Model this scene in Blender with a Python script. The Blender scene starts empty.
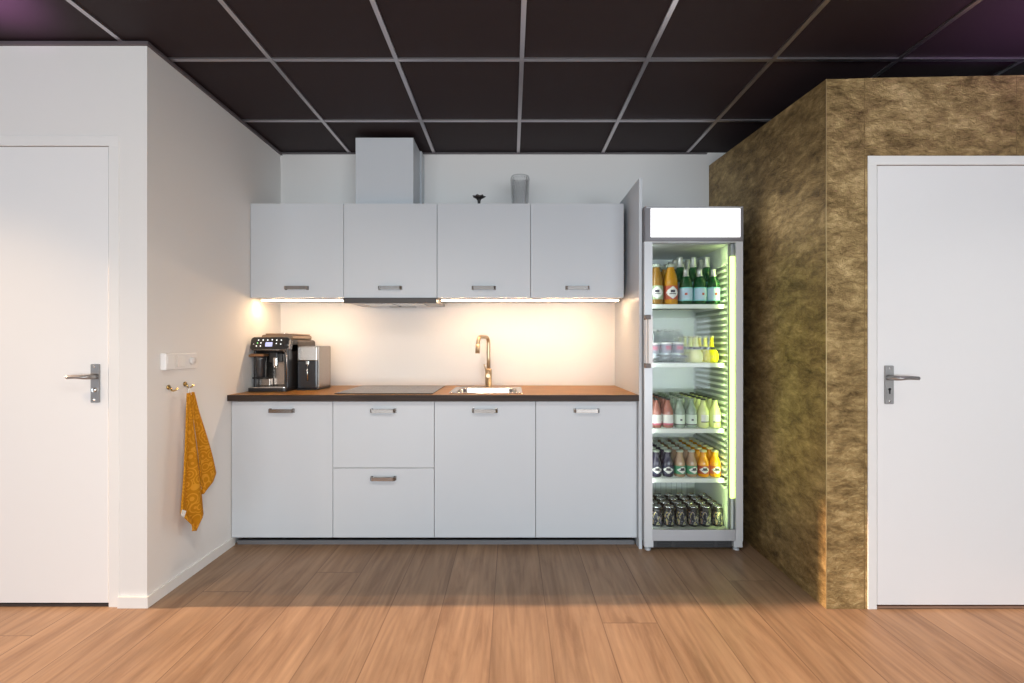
import bpy, bmesh, math, random
from mathutils import Vector, Matrix
random.seed(7)
S = bpy.context.scene
COL = S.collection
PI = math.pi

# ---------------------------------------------------------------- materials
def new_mat(name):
    m = bpy.data.materials.new(name); m.use_nodes = True
    nt = m.node_tree
    return m, nt, nt.nodes['Principled BSDF']

def mat(name, col, rough=.5, metal=0., spec=.5, coat=0., trans=0., emit=None, estr=0., bump=0., bscale=200., coat_rough=.1, ior=1.45):
    m, nt, b = new_mat(name)
    b.inputs['Base Color'].default_value = (*col, 1)
    b.inputs['Roughness'].default_value = rough
    b.inputs['Metallic'].default_value = metal
    b.inputs['Specular IOR Level'].default_value = spec
    b.inputs['Coat Weight'].default_value = coat
    b.inputs['Coat Roughness'].default_value = coat_rough
    b.inputs['Transmission Weight'].default_value = trans
    b.inputs['IOR'].default_value = ior
    if emit:
        b.inputs['Emission Color'].default_value = (*emit, 1)
        b.inputs['Emission Strength'].default_value = estr
    n = nt.nodes.new('ShaderNodeTexNoise'); n.inputs['Scale'].default_value = bscale
    tc = nt.nodes.new('ShaderNodeTexCoord'); nt.links.new(tc.outputs['Object'], n.inputs['Vector'])
    if bump > 0:
        bp = nt.nodes.new('ShaderNodeBump'); bp.inputs['Strength'].default_value = bump; bp.inputs['Distance'].default_value = .002
        nt.links.new(n.outputs['Fac'], bp.inputs['Height']); nt.links.new(bp.outputs['Normal'], b.inputs['Normal'])
    return m

def lnk(nt, a, b): nt.links.new(a, b)

def mat_floor():
    m, nt, b = new_mat('oak_floor')
    N = nt.nodes.new
    tc = N('ShaderNodeTexCoord'); sep = N('ShaderNodeSeparateXYZ'); cmb = N('ShaderNodeCombineXYZ')
    lnk(nt, tc.outputs['Object'], sep.inputs[0]); 
    ax = N('ShaderNodeMath'); ax.operation = 'ADD'; ax.inputs[1].default_value = 10*.2345+.078
    lnk(nt, sep.outputs['X'], ax.inputs[0])
    ay = N('ShaderNodeMath'); ay.operation = 'ADD'; ay.inputs[1].default_value = 9.3
    lnk(nt, sep.outputs['Y'], ay.inputs[0])
    rw = N('ShaderNodeMath'); rw.operation = 'DIVIDE'; rw.inputs[1].default_value = .2345; lnk(nt, ax.outputs[0], rw.inputs[0])
    rf = N('ShaderNodeMath'); rf.operation = 'FLOOR'; lnk(nt, rw.outputs[0], rf.inputs[0])
    wn = N('ShaderNodeTexWhiteNoise'); wn.noise_dimensions = '1D'; lnk(nt, rf.outputs[0], wn.inputs['W'])
    sh = N('ShaderNodeMath'); sh.operation = 'MULTIPLY_ADD'; sh.inputs[1].default_value = 2.3
    lnk(nt, wn.outputs['Value'], sh.inputs[0]); lnk(nt, ay.outputs[0], sh.inputs[2])
    lnk(nt, sh.outputs[0], cmb.inputs['X']); lnk(nt, ax.outputs[0], cmb.inputs['Y'])
    br = N('ShaderNodeTexBrick'); br.offset = 0; br.offset_frequency = 2; br.squash = 1
    br.inputs['Scale'].default_value = 1; br.inputs['Brick Width'].default_value = 2.3; br.inputs['Row Height'].default_value = .2345
    br.inputs['Mortar Size'].default_value = .0022; br.inputs['Mortar Smooth'].default_value = .2; br.inputs['Bias'].default_value = 0
    br.inputs['Color1'].default_value = (0, 0, 0, 1); br.inputs['Color2'].default_value = (1, 1, 1, 1); br.inputs['Mortar'].default_value = (.5, .5, .5, 1)
    lnk(nt, cmb.outputs[0], br.inputs['Vector'])
    # per plank shift of grain
    mp = N('ShaderNodeMapping'); mp.inputs['Scale'].default_value = (6, .8, 1)
    off = N('ShaderNodeVectorMath'); off.operation = 'MULTIPLY_ADD'; off.inputs[1].default_value = (13.7, 31.1, 7.3)
    lnk(nt, br.outputs['Color'], off.inputs[0]); lnk(nt, tc.outputs['Object'], off.inputs[2])
    lnk(nt, off.outputs[0], mp.inputs['Vector'])
    n1 = N('ShaderNodeTexNoise'); n1.inputs['Scale'].default_value = 2.2; n1.inputs['Detail'].default_value = 8; n1.inputs['Roughness'].default_value = .62; n1.inputs['Distortion'].default_value = .6
    lnk(nt, mp.outputs[0], n1.inputs['Vector'])
    mp2 = N('ShaderNodeMapping'); mp2.inputs['Scale'].default_value = (42, 1.6, 1)
    lnk(nt, off.outputs[0], mp2.inputs['Vector'])
    n2 = N('ShaderNodeTexNoise'); n2.inputs['Scale'].default_value = 1.6; n2.inputs['Detail'].default_value = 5
    lnk(nt, mp2.outputs[0], n2.inputs['Vector'])
    r1 = N('ShaderNodeValToRGB'); e = r1.color_ramp.elements
    e[0].position = .3; e[0].color = (.235, .14, .083, 1); e[1].position = .72; e[1].color = (.40, .265, .168, 1)
    k = e.new(.5); k.color = (.33, .21, .13, 1)
    lnk(nt, n1.outputs['Fac'], r1.inputs[0])
    mx = N('ShaderNodeMixRGB'); mx.blend_type = 'OVERLAY'; mx.inputs[0].default_value = .22
    lnk(nt, r1.outputs[0], mx.inputs[1]); lnk(nt, n2.outputs['Fac'], mx.inputs[2])
    mpw = N('ShaderNodeMapping'); mpw.inputs['Scale'].default_value = (7.5, .55, 1); lnk(nt, off.outputs[0], mpw.inputs['Vector'])
    wv = N('ShaderNodeTexNoise'); wv.inputs['Scale'].default_value = 1.3; wv.inputs['Detail'].default_value = 1.5; wv.inputs['Distortion'].default_value = .3; lnk(nt, mpw.outputs[0], wv.inputs['Vector'])
    wm = N('ShaderNodeMath'); wm.operation = 'MULTIPLY'; wm.inputs[1].default_value = 48; lnk(nt, wv.outputs['Fac'], wm.inputs[0])
    wsn = N('ShaderNodeMath'); wsn.operation = 'SINE'; lnk(nt, wm.outputs[0], wsn.inputs[0])
    wr = N('ShaderNodeMapRange'); wr.inputs['From Min'].default_value = -1; wr.inputs['To Min'].default_value = .90; wr.inputs['To Max'].default_value = 1.04; lnk(nt, wsn.outputs[0], wr.inputs['Value'])
    mw = N('ShaderNodeMixRGB'); mw.blend_type = 'MULTIPLY'; mw.inputs[0].default_value = 1; lnk(nt, mx.outputs[0], mw.inputs[1]); lnk(nt, wr.outputs[0], mw.inputs[2])
    # tone of each plank
    hv = N('ShaderNodeHueSaturation'); mr = N('ShaderNodeMapRange'); mr.inputs['To Min'].default_value = .88; mr.inputs['To Max'].default_value = 1.10
    lnk(nt, br.outputs['Color'], mr.inputs['Value']); lnk(nt, mr.outputs[0], hv.inputs['Value']); lnk(nt, mw.outputs[0], hv.inputs['Color'])
    # knots
    mpk = N('ShaderNodeMapping'); mpk.inputs['Scale'].default_value = (3.2, 1.5, 1)
    lnk(nt, off.outputs[0], mpk.inputs['Vector'])
    nk = N('ShaderNodeTexNoise'); nk.inputs['Scale'].default_value = 6; nk.inputs['Detail'].default_value = 2
    lnk(nt, mpk.outputs[0], nk.inputs['Vector'])
    vk = N('ShaderNodeTexVoronoi'); vk.inputs['Scale'].default_value = 1.0; 
    va = N('ShaderNodeVectorMath'); va.operation = 'MULTIPLY_ADD'; va.inputs[1].default_value = (.12, .12, 0)
    lnk(nt, nk.outputs['Color'], va.inputs[0]); lnk(nt, mpk.outputs[0], va.inputs[2]); lnk(nt, va.outputs[0], vk.inputs['Vector'])
    rk = N('ShaderNodeValToRGB'); rk.color_ramp.elements[0].position = .02; rk.color_ramp.elements[0].color = (.28, .2, .15, 1)
    rk.color_ramp.elements[1].position = .12; rk.color_ramp.elements[1].color = (1, 1, 1, 1)
    lnk(nt, vk.outputs['Distance'], rk.inputs[0])
    mk = N('ShaderNodeMixRGB'); mk.blend_type = 'MULTIPLY'; mk.inputs[0].default_value = .75
    lnk(nt, hv.outputs[0], mk.inputs[1]); lnk(nt, rk.outputs[0], mk.inputs[2])
    mm = N('ShaderNodeMixRGB'); mm.inputs[2].default_value = (.10, .055, .035, 1)
    ms = N('ShaderNodeMath'); ms.operation = 'MULTIPLY'; ms.inputs[1].default_value = .6
    lnk(nt, br.outputs['Fac'], ms.inputs[0]); lnk(nt, ms.outputs[0], mm.inputs[0]); lnk(nt, mk.outputs[0], mm.inputs[1])
    lnk(nt, mm.outputs[0], b.inputs['Base Color'])
    b.inputs['Roughness'].default_value = .42; b.inputs['Specular IOR Level'].default_value = .35
    bp = N('ShaderNodeBump'); bp.inputs['Strength'].default_value = .12; bp.inputs['Distance'].default_value = .002
    lnk(nt, n2.outputs['Fac'], bp.inputs['Height']); lnk(nt, bp.outputs[0], b.inputs['Normal'])
    return m

def mat_wood(name, c0, c1, scale=(1.2, 22, 22), rough=.35):
    m, nt, b = new_mat(name); N = nt.nodes.new
    tc = N('ShaderNodeTexCoord'); mp = N('ShaderNodeMapping'); mp.inputs['Scale'].default_value = scale
    lnk(nt, tc.outputs['Object'], mp.inputs['Vector'])
    n = N('ShaderNodeTexNoise'); n.inputs['Scale'].default_value = 3; n.inputs['Detail'].default_value = 8; n.inputs['Distortion'].default_value = .4
    lnk(nt, mp.outputs[0], n.inputs['Vector'])
    r = N('ShaderNodeValToRGB'); r.color_ramp.elements[0].position = .32; r.color_ramp.elements[0].color = (*c0, 1)
    r.color_ramp.elements[1].position = .7; r.color_ramp.elements[1].color = (*c1, 1)
    lnk(nt, n.outputs['Fac'], r.inputs[0]); lnk(nt, r.outputs[0], b.inputs['Base Color'])
    b.inputs['Roughness'].default_value = rough; b.inputs['Specular IOR Level'].default_value = .15
    return m

def mat_gold():
    m, nt, b = new_mat('bronze_foil_wallpaper'); N = nt.nodes.new
    tc = N('ShaderNodeTexCoord')
    mp = N('ShaderNodeMapping'); mp.inputs['Scale'].default_value = (1, 1, 2.0)
    lnk(nt, tc.outputs['Object'], mp.inputs['Vector'])
    n1 = N('ShaderNodeTexNoise'); n1.inputs['Scale'].default_value = 11; n1.inputs['Detail'].default_value = 10; n1.inputs['Roughness'].default_value = .74; n1.inputs['Distortion'].default_value = .35
    lnk(nt, mp.outputs[0], n1.inputs['Vector'])
    n3 = N('ShaderNodeTexNoise'); n3.inputs['Scale'].default_value = 2.6; n3.inputs['Detail'].default_value = 3
    lnk(nt, mp.outputs[0], n3.inputs['Vector'])
    ad = N('ShaderNodeMixRGB'); ad.inputs[0].default_value = .22
    lnk(nt, n1.outputs['Fac'], ad.inputs[1]); lnk(nt, n3.outputs['Fac'], ad.inputs[2])
    r = N('ShaderNodeValToRGB'); e = r.color_ramp.elements
    e[0].position = .34; e[0].color = (.10, .06, .02, 1); e[1].position = .64; e[1].color = (.66, .48, .235, 1)
    k = e.new(.48); k.color = (.32, .215, .088, 1); k = e.new(.55); k.color = (.45, .315, .135, 1)
    lnk(nt, ad.outputs[0], r.inputs[0])
    # sheet seams
    sep = N('ShaderNodeSeparateXYZ'); lnk(nt, tc.outputs['Object'], sep.inputs[0])
    def seam(out, off, per, w):
        a = N('ShaderNodeMath'); a.operation = 'ADD'; a.inputs[1].default_value = off; lnk(nt, out, a.inputs[0])
        p = N('ShaderNodeMath'); p.operation = 'PINGPONG'; p.inputs[1].default_value = per/2; lnk(nt, a.outputs[0], p.inputs[0])
        c = N('ShaderNodeMath'); c.operation = 'LESS_THAN'; c.inputs[1].default_value = w; lnk(nt, p.outputs[0], c.inputs[0])
        return c.outputs[0]
    s1 = seam(sep.outputs['X'], -1.59+6.84, .684, .0022)
    mx = N('ShaderNodeMixRGB'); mx.inputs[2].default_value = (.25, .165, .065, 1)
    lnk(nt, s1, mx.inputs[0]); lnk(nt, r.outputs[0], mx.inputs[1])
    lnk(nt, mx.outputs[0], b.inputs['Base Color'])
    b.inputs['Metallic'].default_value = .72
    rr = N('ShaderNodeMapRange'); rr.inputs['To Min'].default_value = .34; rr.inputs['To Max'].default_value = .56
    lnk(nt, n1.outputs['Fac'], rr.inputs['Value']); lnk(nt, rr.outputs[0], b.inputs['Roughness'])
    # creases
    mpb = N('ShaderNodeMapping'); mpb.inputs['Scale'].default_value = (1, 1, 1.7); mpb.inputs['Rotation'].default_value = (.25, 0, 0)
    lnk(nt, tc.outputs['Object'], mpb.inputs['Vector'])
    nb = N('ShaderNodeTexNoise'); nb.inputs['Scale'].default_value = 26; nb.inputs['Detail'].default_value = 8; nb.inputs['Distortion'].default_value = .7; nb.inputs['Roughness'].default_value = .72
    lnk(nt, mpb.outputs[0], nb.inputs['Vector'])
    bp = N('ShaderNodeBump'); bp.inputs['Strength'].default_value = .9; bp.inputs['Distance'].default_value = .008
    lnk(nt, nb.outputs['Fac'], bp.inputs['Height']); lnk(nt, bp.outputs[0], b.inputs['Normal'])
    return m

def mat_thin_glass(name, tint=(1, 1, 1), gl=.05, rough=.02):
    m = bpy.data.materials.new(name); m.use_nodes = True; nt = m.node_tree
    nt.nodes.remove(nt.nodes['Principled BSDF']); N = nt.nodes.new; out = nt.nodes['Material Output']
    t = N('ShaderNodeBsdfTransparent'); t.inputs[0].default_value = (*tint, 1)
    g = N('ShaderNodeBsdfGlossy'); g.inputs['Roughness'].default_value = rough
    lw = N('ShaderNodeLayerWeight'); lw.inputs[0].default_value = .25
    mr = N('ShaderNodeMapRange'); mr.inputs['To Min'].default_value = gl; mr.inputs['To Max'].default_value = .5
    lnk(nt, lw.outputs['Fresnel'], mr.inputs['Value'])
    mx = N('ShaderNodeMixShader'); lnk(nt, mr.outputs[0], mx.inputs[0]); lnk(nt, t.outputs[0], mx.inputs[1]); lnk(nt, g.outputs[0], mx.inputs[2])
    lnk(nt, mx.outputs[0], out.inputs['Surface'])
    return m

def mat_towel():
    m, nt, b = new_mat('ochre_towel'); N = nt.nodes.new
    tc = N('ShaderNodeTexCoord')
    w = N('ShaderNodeTexVoronoi'); w.inputs['Scale'].default_value = 19
    lnk(nt, tc.outputs['Object'], w.inputs['Vector'])
    mu = N('ShaderNodeMath'); mu.operation = 'MULTIPLY'; mu.inputs[1].default_value = 25; lnk(nt, w.outputs['Distance'], mu.inputs[0])
    si = N('ShaderNodeMath'); si.operation = 'SINE'; lnk(nt, mu.outputs[0], si.inputs[0])
    r = N('ShaderNodeValToRGB'); r.color_ramp.elements[0].position = .35; r.color_ramp.elements[0].color = (.50, .21, .012, 1)
    r.color_ramp.elements[1].position = .6; r.color_ramp.elements[1].color = (.66, .31, .03, 1)
    lnk(nt, si.outputs[0], r.inputs[0]); lnk(nt, r.outputs[0], b.inputs['Base Color'])
    b.inputs['Roughness'].default_value = .95; b.inputs['Specular IOR Level'].default_value = .1
    n = N('ShaderNodeTexNoise'); n.inputs['Scale'].default_value = 500; lnk(nt, tc.outputs['Object'], n.inputs['Vector'])
    bp = N('ShaderNodeBump'); bp.inputs['Strength'].default_value = .4; bp.inputs['Distance'].default_value = .002
    lnk(nt, n.outputs['Fac'], bp.inputs['Height']); lnk(nt, bp.outputs[0], b.inputs['Normal'])
    return m

def mat_can():
    m, nt, b = new_mat('printed_can'); N = nt.nodes.new
    tc = N('ShaderNodeTexCoord'); mp = N('ShaderNodeMapping'); mp.inputs['Scale'].default_value = (1, 1, .55)
    lnk(nt, tc.outputs['Object'], mp.inputs['Vector'])
    v = N('ShaderNodeTexNoise'); v.inputs['Scale'].default_value = 75; v.inputs['Detail'].default_value = 2; v.inputs['Distortion'].default_value = 1.2
    lnk(nt, mp.outputs[0], v.inputs['Vector'])
    r = N('ShaderNodeValToRGB'); r.color_ramp.interpolation = 'CONSTANT'; e = r.color_ramp.elements
    e[0].position = 0; e[0].color = (.014, .016, .022, 1); e[1].position = .53; e[1].color = (.35, .31, .38, 1)
    k = e.new(.40); k.color = (.05, .05, .06, 1); k = e.new(.59); k.color = (.50, .48, .08, 1); k = e.new(.66); k.color = (.40, .10, .15, 1)
    lnk(nt, v.outputs['Fac'], r.inputs[0]); lnk(nt, r.outputs[0], b.inputs['Base Color'])
    b.inputs['Roughness'].default_value = .3; b.inputs['Metallic'].default_value = .3
    return m

M = {}
M['wall'] = mat('white_wall_paint', (.80, .785, .765), .85, bump=.06, bscale=260)
M['wall_cool'] = mat('white_splashback', (.83, .82, .80), .45)
M['paint'] = mat('white_door_lacquer', (.86, .855, .85), .38)
M['trimpaint'] = mat('white_trim_paint', (.84, .83, .81), .45)
M['floor'] = mat_floor()
M['tile'] = mat('dark_plum_ceiling_tile', (.025, .0155, .018), .6, bump=.5, bscale=420, spec=.3)
M['grid'] = mat('ceiling_grid_metal', (.55, .515, .535), .3, metal=.95)
M['griddark'] = mat('grey_wall_angle', (.13, .11, .118), .5, metal=.2)
M['gold'] = mat_gold()
M['goldedge'] = mat('bronze_corner_bead', (.48, .36, .18), .35, metal=.7)
M['cab'] = mat('matt_white_laminate', (.585, .62, .655), .42, spec=.4)
M['cabside'] = mat('white_carcass', (.60, .62, .64), .5)
M['plinth'] = mat('grey_plinth', (.17, .17, .18), .4, metal=.2)
M['shadowgap'] = mat('dark_parts_and_gap_shade', (.04, .04, .042), .6)
M['wtop'] = mat_wood('oiled_wood_worktop', (.22, .095, .025), (.50, .25, .068))
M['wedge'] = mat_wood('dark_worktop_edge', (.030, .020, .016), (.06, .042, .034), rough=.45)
M['hob'] = mat('black_glass_hob', (.07, .045, .03), .14, spec=.22)
M['hobmark'] = mat('grey_hob_marking', (.25, .24, .23), .3)
M['steel'] = mat('brushed_steel', (.66, .65, .63), .26, metal=1)
M['chrome'] = mat('polished_chrome', (.72, .71, .69), .12, metal=1)
M['handle'] = mat('satin_nickel_handle', (.30, .275, .255), .22, metal=1)
M['hbr'] = mat('brown_grey_bracket', (.13, .10, .09), .4)
M['dhandle'] = mat('satin_steel_door_furniture', (.36, .35, .345), .36, metal=.85)
M['black'] = mat('black_plastic', (.018, .017, .018), .32)
M['gloss'] = mat('glossy_black_plastic', (.012, .011, .012), .08, coat=.5)
M['bronze'] = mat('warm_metallic_casing', (.36, .27, .20), .3, metal=.8)
M['bronzed'] = mat('dark_bronze_casing', (.10, .075, .06), .25, metal=.6)
M['champ'] = mat('brushed_champagne_metal', (.42, .37, .33), .27, metal=.95)
M['icon'] = mat('lit_white_icon', (.8, .8, .8), .4, emit=(1, 1, 1), estr=1.1)
M['icong'] = mat('lit_green_icon', (.3, .8, .3), .4, emit=(.3, 1, .3), estr=1.0)
M['lcd'] = mat('lit_display', (.3, .32, .5), .3, emit=(.55, .55, .9), estr=.8)
M['copper'] = mat('brown_carafe_lid', (.30, .15, .07), .3, metal=.3)
M['smoke'] = mat('smoked_plastic', (.03, .03, .033), .1, coat=.4)
M['white'] = mat('white_plastic', (.82, .81, .80), .35)
M['tap'] = mat('warm_brass_tap', (.50, .385, .25), .28, metal=1)
M['brass'] = mat('brass_hook', (.50, .36, .16), .25, metal=1)
M['towel'] = mat_towel()
M['fabricw'] = mat('white_fabric_tag', (.8, .8, .78), .9)
M['led'] = mat('warm_led', (1, .8, .6), .4, emit=(1, .66, .38), estr=90)
M['fled'] = mat('yellow_green_led', (.9, 1, .6), .4, emit=(.78, 1, .20), estr=2.4)
M['sign'] = mat('backlit_white_sign', (.9, .9, .9), .4, emit=(1, 1, 1), estr=1.6)
M['frame'] = mat('grey_aluminium_frame', (.50, .51, .535), .35, metal=.35)
M['framed'] = mat('dark_grey_header', (.22, .215, .23), .4, metal=.3)
M['framel'] = mat('light_grey_door_frame', (.62, .64, .66), .4, metal=.2)
M['liner'] = mat('fridge_liner_white', (.62, .66, .66), .4)
M['shelfm'] = mat('white_coated_wire', (.74, .78, .72), .4)
M['fglass'] = mat_thin_glass('fridge_door_glass', (.97, .985, .98), .0)
M['clear'] = mat_thin_glass('clear_bottle_glass', (.86, .89, .90), .08, .05)
M['bead'] = mat_thin_glass('cut_glass_bead', (.70, .71, .72), .35, .1)
M['vase'] = mat_thin_glass('grey_cut_glass', (.93, .935, .94), .05, .1)
M['clearw'] = mat_thin_glass('window_glass', (1, 1, 1), .02)
M['cap_silver'] = mat('silver_cap', (.55, .56, .55), .3, metal=.6)
M['cap_gold'] = mat('pale_gold_cap', (.62, .60, .38), .35, metal=.4)
M['cap_dark'] = mat('dark_cap', (.045, .05, .045), .35)
M['cap_grey'] = mat('grey_green_cap', (.36, .41, .34), .4)
M['grn'] = mat('green_glass', (.012, .10, .028), .08, trans=.35, coat=.3)
M['amber'] = mat('amber_juice', (.26, .13, .02), .12, coat=.3)
M['orangeb'] = mat('orange_mango_juice', (.52, .24, .012), .12, coat=.3)
M['orange'] = mat('orange_juice', (.80, .33, .012), .12, coat=.3)
M['orangey'] = mat('bright_orange_juice', (.90, .42, .012), .12, coat=.3)
M['berry'] = mat('dark_berry_juice', (.03, .026, .05), .12, coat=.3)
M['applej'] = mat('brown_apple_juice', (.36, .23, .14), .12, coat=.3)
M['pink'] = mat('pink_lemonade', (.34, .13, .10), .15, coat=.3)
M['palel'] = mat('pale_lemonade', (.70, .74, .34), .15, coat=.3)
M['cloud'] = mat('clear_soda_glass', (.40, .50, .40), .15, coat=.3, trans=.3)
M['yellow'] = mat('yellow_citrus_drink', (.92, .80, .02), .15, coat=.3)
M['paley'] = mat('pale_citrus_drink', (.74, .75, .30), .15, coat=.3)
M['can'] = mat_can()
M['canlid'] = mat('can_lid_aluminium', (.55, .56, .57), .25, metal=.9)
for k, c in dict(lw=(.74, .74, .70), lblue=(.42, .56, .66), lteal=(.20, .55, .55), lred=(.42, .07, .03), lgreen=(.05, .26, .13), lnavy=(.02, .022, .06),
                 lpink=(.50, .10, .17), ldark=(.04, .035, .05), lorange=(.62, .17, .05), lmint=(.62, .72, .62), lpurple=(.20, .19, .25), lgreenp=(.30, .38, .22)).items():
    M[k] = mat('label_' + k[1:], c, .5)

# ---------------------------------------------------------------- mesh helpers
def new(): return bmesh.new()
def box(bm, x0, x1, y0, y1, z0, z1, bev=0., seg=2, mi=0):
    b = bmesh.new()
    bmesh.ops.create_cube(b, size=1)
    for v in b.verts:
        v.co = Vector(((x0+x1)/2+v.co.x*(x1-x0), (y0+y1)/2+v.co.y*(y1-y0), (z0+z1)/2+v.co.z*(z1-z0)))
    if bev > 0:
        bmesh.ops.bevel(b, geom=b.edges[:], offset=bev, segments=seg, profile=.5, affect='EDGES')
    merge(bm, b, mi)
def merge(bm, b, mi=0, mtx=None):
    vm = {}
    for v in b.verts: vm[v] = bm.verts.new(mtx @ v.co if mtx else v.co)
    for f in b.faces:
        try: nf = bm.faces.new([vm[v] for v in f.verts]); nf.material_index = mi if mi else f.material_index; nf.smooth = f.smooth
        except ValueError: pass
    b.free()
def lathe(bm, prof, seg=20, c=(0, 0, 0), mi=0, mtx=None, smooth=True):
    b = bmesh.new(); rings = []
    for r, z in prof:
        if r < 1e-5: rings.append([b.verts.new((0, 0, z))])
        else: rings.append([b.verts.new((r*math.cos(2*PI*i/seg), r*math.sin(2*PI*i/seg), z)) for i in range(seg)])
    for a, d in zip(rings, rings[1:]):
        for i in range(seg):
            j = (i+1) % seg
            if len(a) == 1 and len(d) == 1: continue
            if len(a) == 1: f = b.faces.new((a[0], d[j], d[i]))
            elif len(d) == 1: f = b.faces.new((a[i], a[j], d[0]))
            else: f = b.faces.new((a[i], a[j], d[j], d[i]))
            f.smooth = smooth
    m2 = Matrix.Translation(c) @ (mtx or Matrix.Identity(4))
    merge(bm, b, mi, m2)
def tube(bm, pts, r, seg=12, mi=0, radii=None):
    b = bmesh.new(); pts = [Vector(p) for p in pts]; rings = []
    up = None
    for i, p in enumerate(pts):
        t = (pts[min(i+1, len(pts)-1)] - pts[max(i-1, 0)]).normalized()
        if up is None:
            up = t.orthogonal().normalized()
        up = (up - t*up.dot(t)).normalized(); s = t.cross(up)
        rr = radii[i] if radii else r
        rings.append([b.verts.new(p + (up*math.cos(2*PI*k/seg) + s*math.sin(2*PI*k/seg))*rr) for k in range(seg)])
    for a, d in zip(rings, rings[1:]):
        for k in range(seg):
            f = b.faces.new((a[k], a[(k+1) % seg], d[(k+1) % seg], d[k])); f.smooth = True
    b.faces.new(rings[0][::-1]); b.faces.new(rings[-1])
    merge(bm, b, mi)
def prism(bm, poly, axis, a, b_, mi=0, bev=0.):
    """poly in the plane across AXIS ('x': (y,z), 'y': (x,z), 'z': (x,y)), run from a to b_"""
    b = bmesh.new()
    def P(p, t): return {'x': (t, p[0], p[1]), 'y': (p[0], t, p[1]), 'z': (p[0], p[1], t)}[axis]
    A = [b.verts.new(P(p, a)) for p in poly]; B = [b.verts.new(P(p, b_)) for p in poly]
    n = len(poly)
    b.faces.new(A); b.faces.new(B[::-1])
    for i in range(n): b.faces.new((A[i], B[i], B[(i+1) % n], A[(i+1) % n]))
    bmesh.ops.recalc_face_normals(b, faces=b.faces[:])
    if bev: bmesh.ops.bevel(b, geom=b.edges[:], offset=bev, segments=2, profile=.5, affect='EDGES')
    merge(bm, b, mi)
def rrect(x0, x1, z0, z1, r, n=6):
    out = []
    for cx, cz, a in ((x1-r, z1-r, 0), (x0+r, z1-r, 90), (x0+r, z0+r, 180), (x1-r, z0+r, 270)):
        for i in range(n+1):
            t = math.radians(a+90*i/n); out.append((cx+r*math.cos(t), cz+r*math.sin(t)))
    return out

def obj(name, bm, mats, parent=None, loc=None, label=None):
    bmesh.ops.recalc_face_normals(bm, faces=bm.faces[:])
    me = bpy.data.meshes.new(name); bm.to_mesh(me); bm.free()
    if not isinstance(mats, (list, tuple)): mats = [mats]
    for m_ in mats: me.materials.append(M[m_] if isinstance(m_, str) else m_)
    o = bpy.data.objects.new(name, me); COL.objects.link(o)
    if parent: o.parent = parent
    if loc: o.location = loc
    if label: o['label'] = label
    return o
def bobj(name, x0, x1, y0, y1, z0, z1, m, parent=None, bev=.0, label=None):
    """a box part in world coordinates, re-based to its parent"""
    bm = new(); p = parent_loc(parent)
    box(bm, x0-p.x, x1-p.x, y0-p.y, y1-p.y, z0-p.z, z1-p.z, bev)
    return obj(name, bm, m, parent, label=label)
def parent_loc(p):
    v = Vector((0, 0, 0))
    while p: v += p.location; p = p.parent
    return v
def tag(o, label, cat, group=None, kind=None):
    o['label'] = label; o['category'] = cat
    if group: o['group'] = group
    if kind: o['kind'] = kind
    return o
def thing(name, loc, label, cat, group=None, kind=None):
    o = bpy.data.objects.new(name, None); COL.objects.link(o); o.location = loc; o.empty_display_size = .05
    return tag(o, label, cat, group, kind)
def copy_tree(o, parent=None):
    c = o.copy(); COL.objects.link(c); c.parent = parent
    for ch in list(o.children): copy_tree(ch, c)
    return c

# ---------------------------------------------------------------- key numbers (metres)
CEIL = 2.561; YB = 3.26; XL = -1.650; YL = 2.063; XG = 1.418; YG = 2.047
RX0, RX1, RY0 = -4.6, 5.0, -4.2      # the rest of the room behind the camera
T = .10

# ---------------------------------------------------------------- setting
def st(name, label, bm, m):
    return tag(obj(name, bm, m), label, 'room', None, 'structure')
bm = new(); box(bm, RX0-.2, RX1+.2, RY0-.2, YB+.2, -.12, 0)
st('floor', 'oak laminate floor with wide planks running to the kitchen', bm, 'floor')['category'] = 'floor'
bm = new(); box(bm, RX0-.2, RX1+.2, RY0-.2, YB+.2, CEIL+.004, CEIL+.1)
st('ceiling', 'dark plum acoustic ceiling tiles', bm, 'tile')['category'] = 'ceiling'
# visible suspension grid: long runners and cross tees
bm = new()
xs = [.052+.6035*k for k in range(-7, 9)]
ys = [2.79-.6*k for k in range(0, 12)]
for x in xs: box(bm, x-.0105, x+.0105, RY0, YB-.002, CEIL-.004, CEIL+.0038)
for y in ys:
    box(bm, RX0, RX1, y-.0105, y+.0105, CEIL-.0036, CEIL+.0038)
st('trim_1', 'metal grid between the dark ceiling tiles', bm, 'grid')['category'] = 'ceiling grid'

# back wall
bm = new(); box(bm, XL-T, 3.2, YB, YB+T, 0, CEIL+.002)
st('wall_back', 'plain white wall behind the kitchen units', bm, 'wall')['category'] = 'wall'
# left block: the return wall and the wall with the door (one L, opening for the door)
DLx1, DLx0 = -1.822, -2.702; DLt = 2.090
fr = .046
bm = new()
box(bm, XL-T, XL, YL, YB, 0, CEIL)
box(bm, DLx1+fr, XL-T, YL, YL+T, 0, CEIL)
box(bm, DLx0-fr, DLx1+fr, YL, YL+T, DLt+fr, CEIL)
box(bm, RX0, DLx0-fr, YL, YL+T, 0, CEIL)
bmesh.ops.remove_doubles(bm, verts=bm.verts[:], dist=1e-5)
st('wall_left', 'white wall on the left with door, turning back to the kitchen', bm, 'wall')['category'] = 'wall'
bm = new()
box(bm, XL+.0001, XL+.014, YL+.0001, YB, 2.543, CEIL-.0045); box(bm, RX0, XL+.014, YL-.014, YL-.0001, 2.543, CEIL-.0045)
st('trim_2', 'dark grey angle strip along top of left wall', bm, 'griddark')['category'] = 'ceiling trim'
bm = new(); box(bm, XL+.019, 1.40, YB-.014, YB, 2.550, CEIL-.0045)
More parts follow.
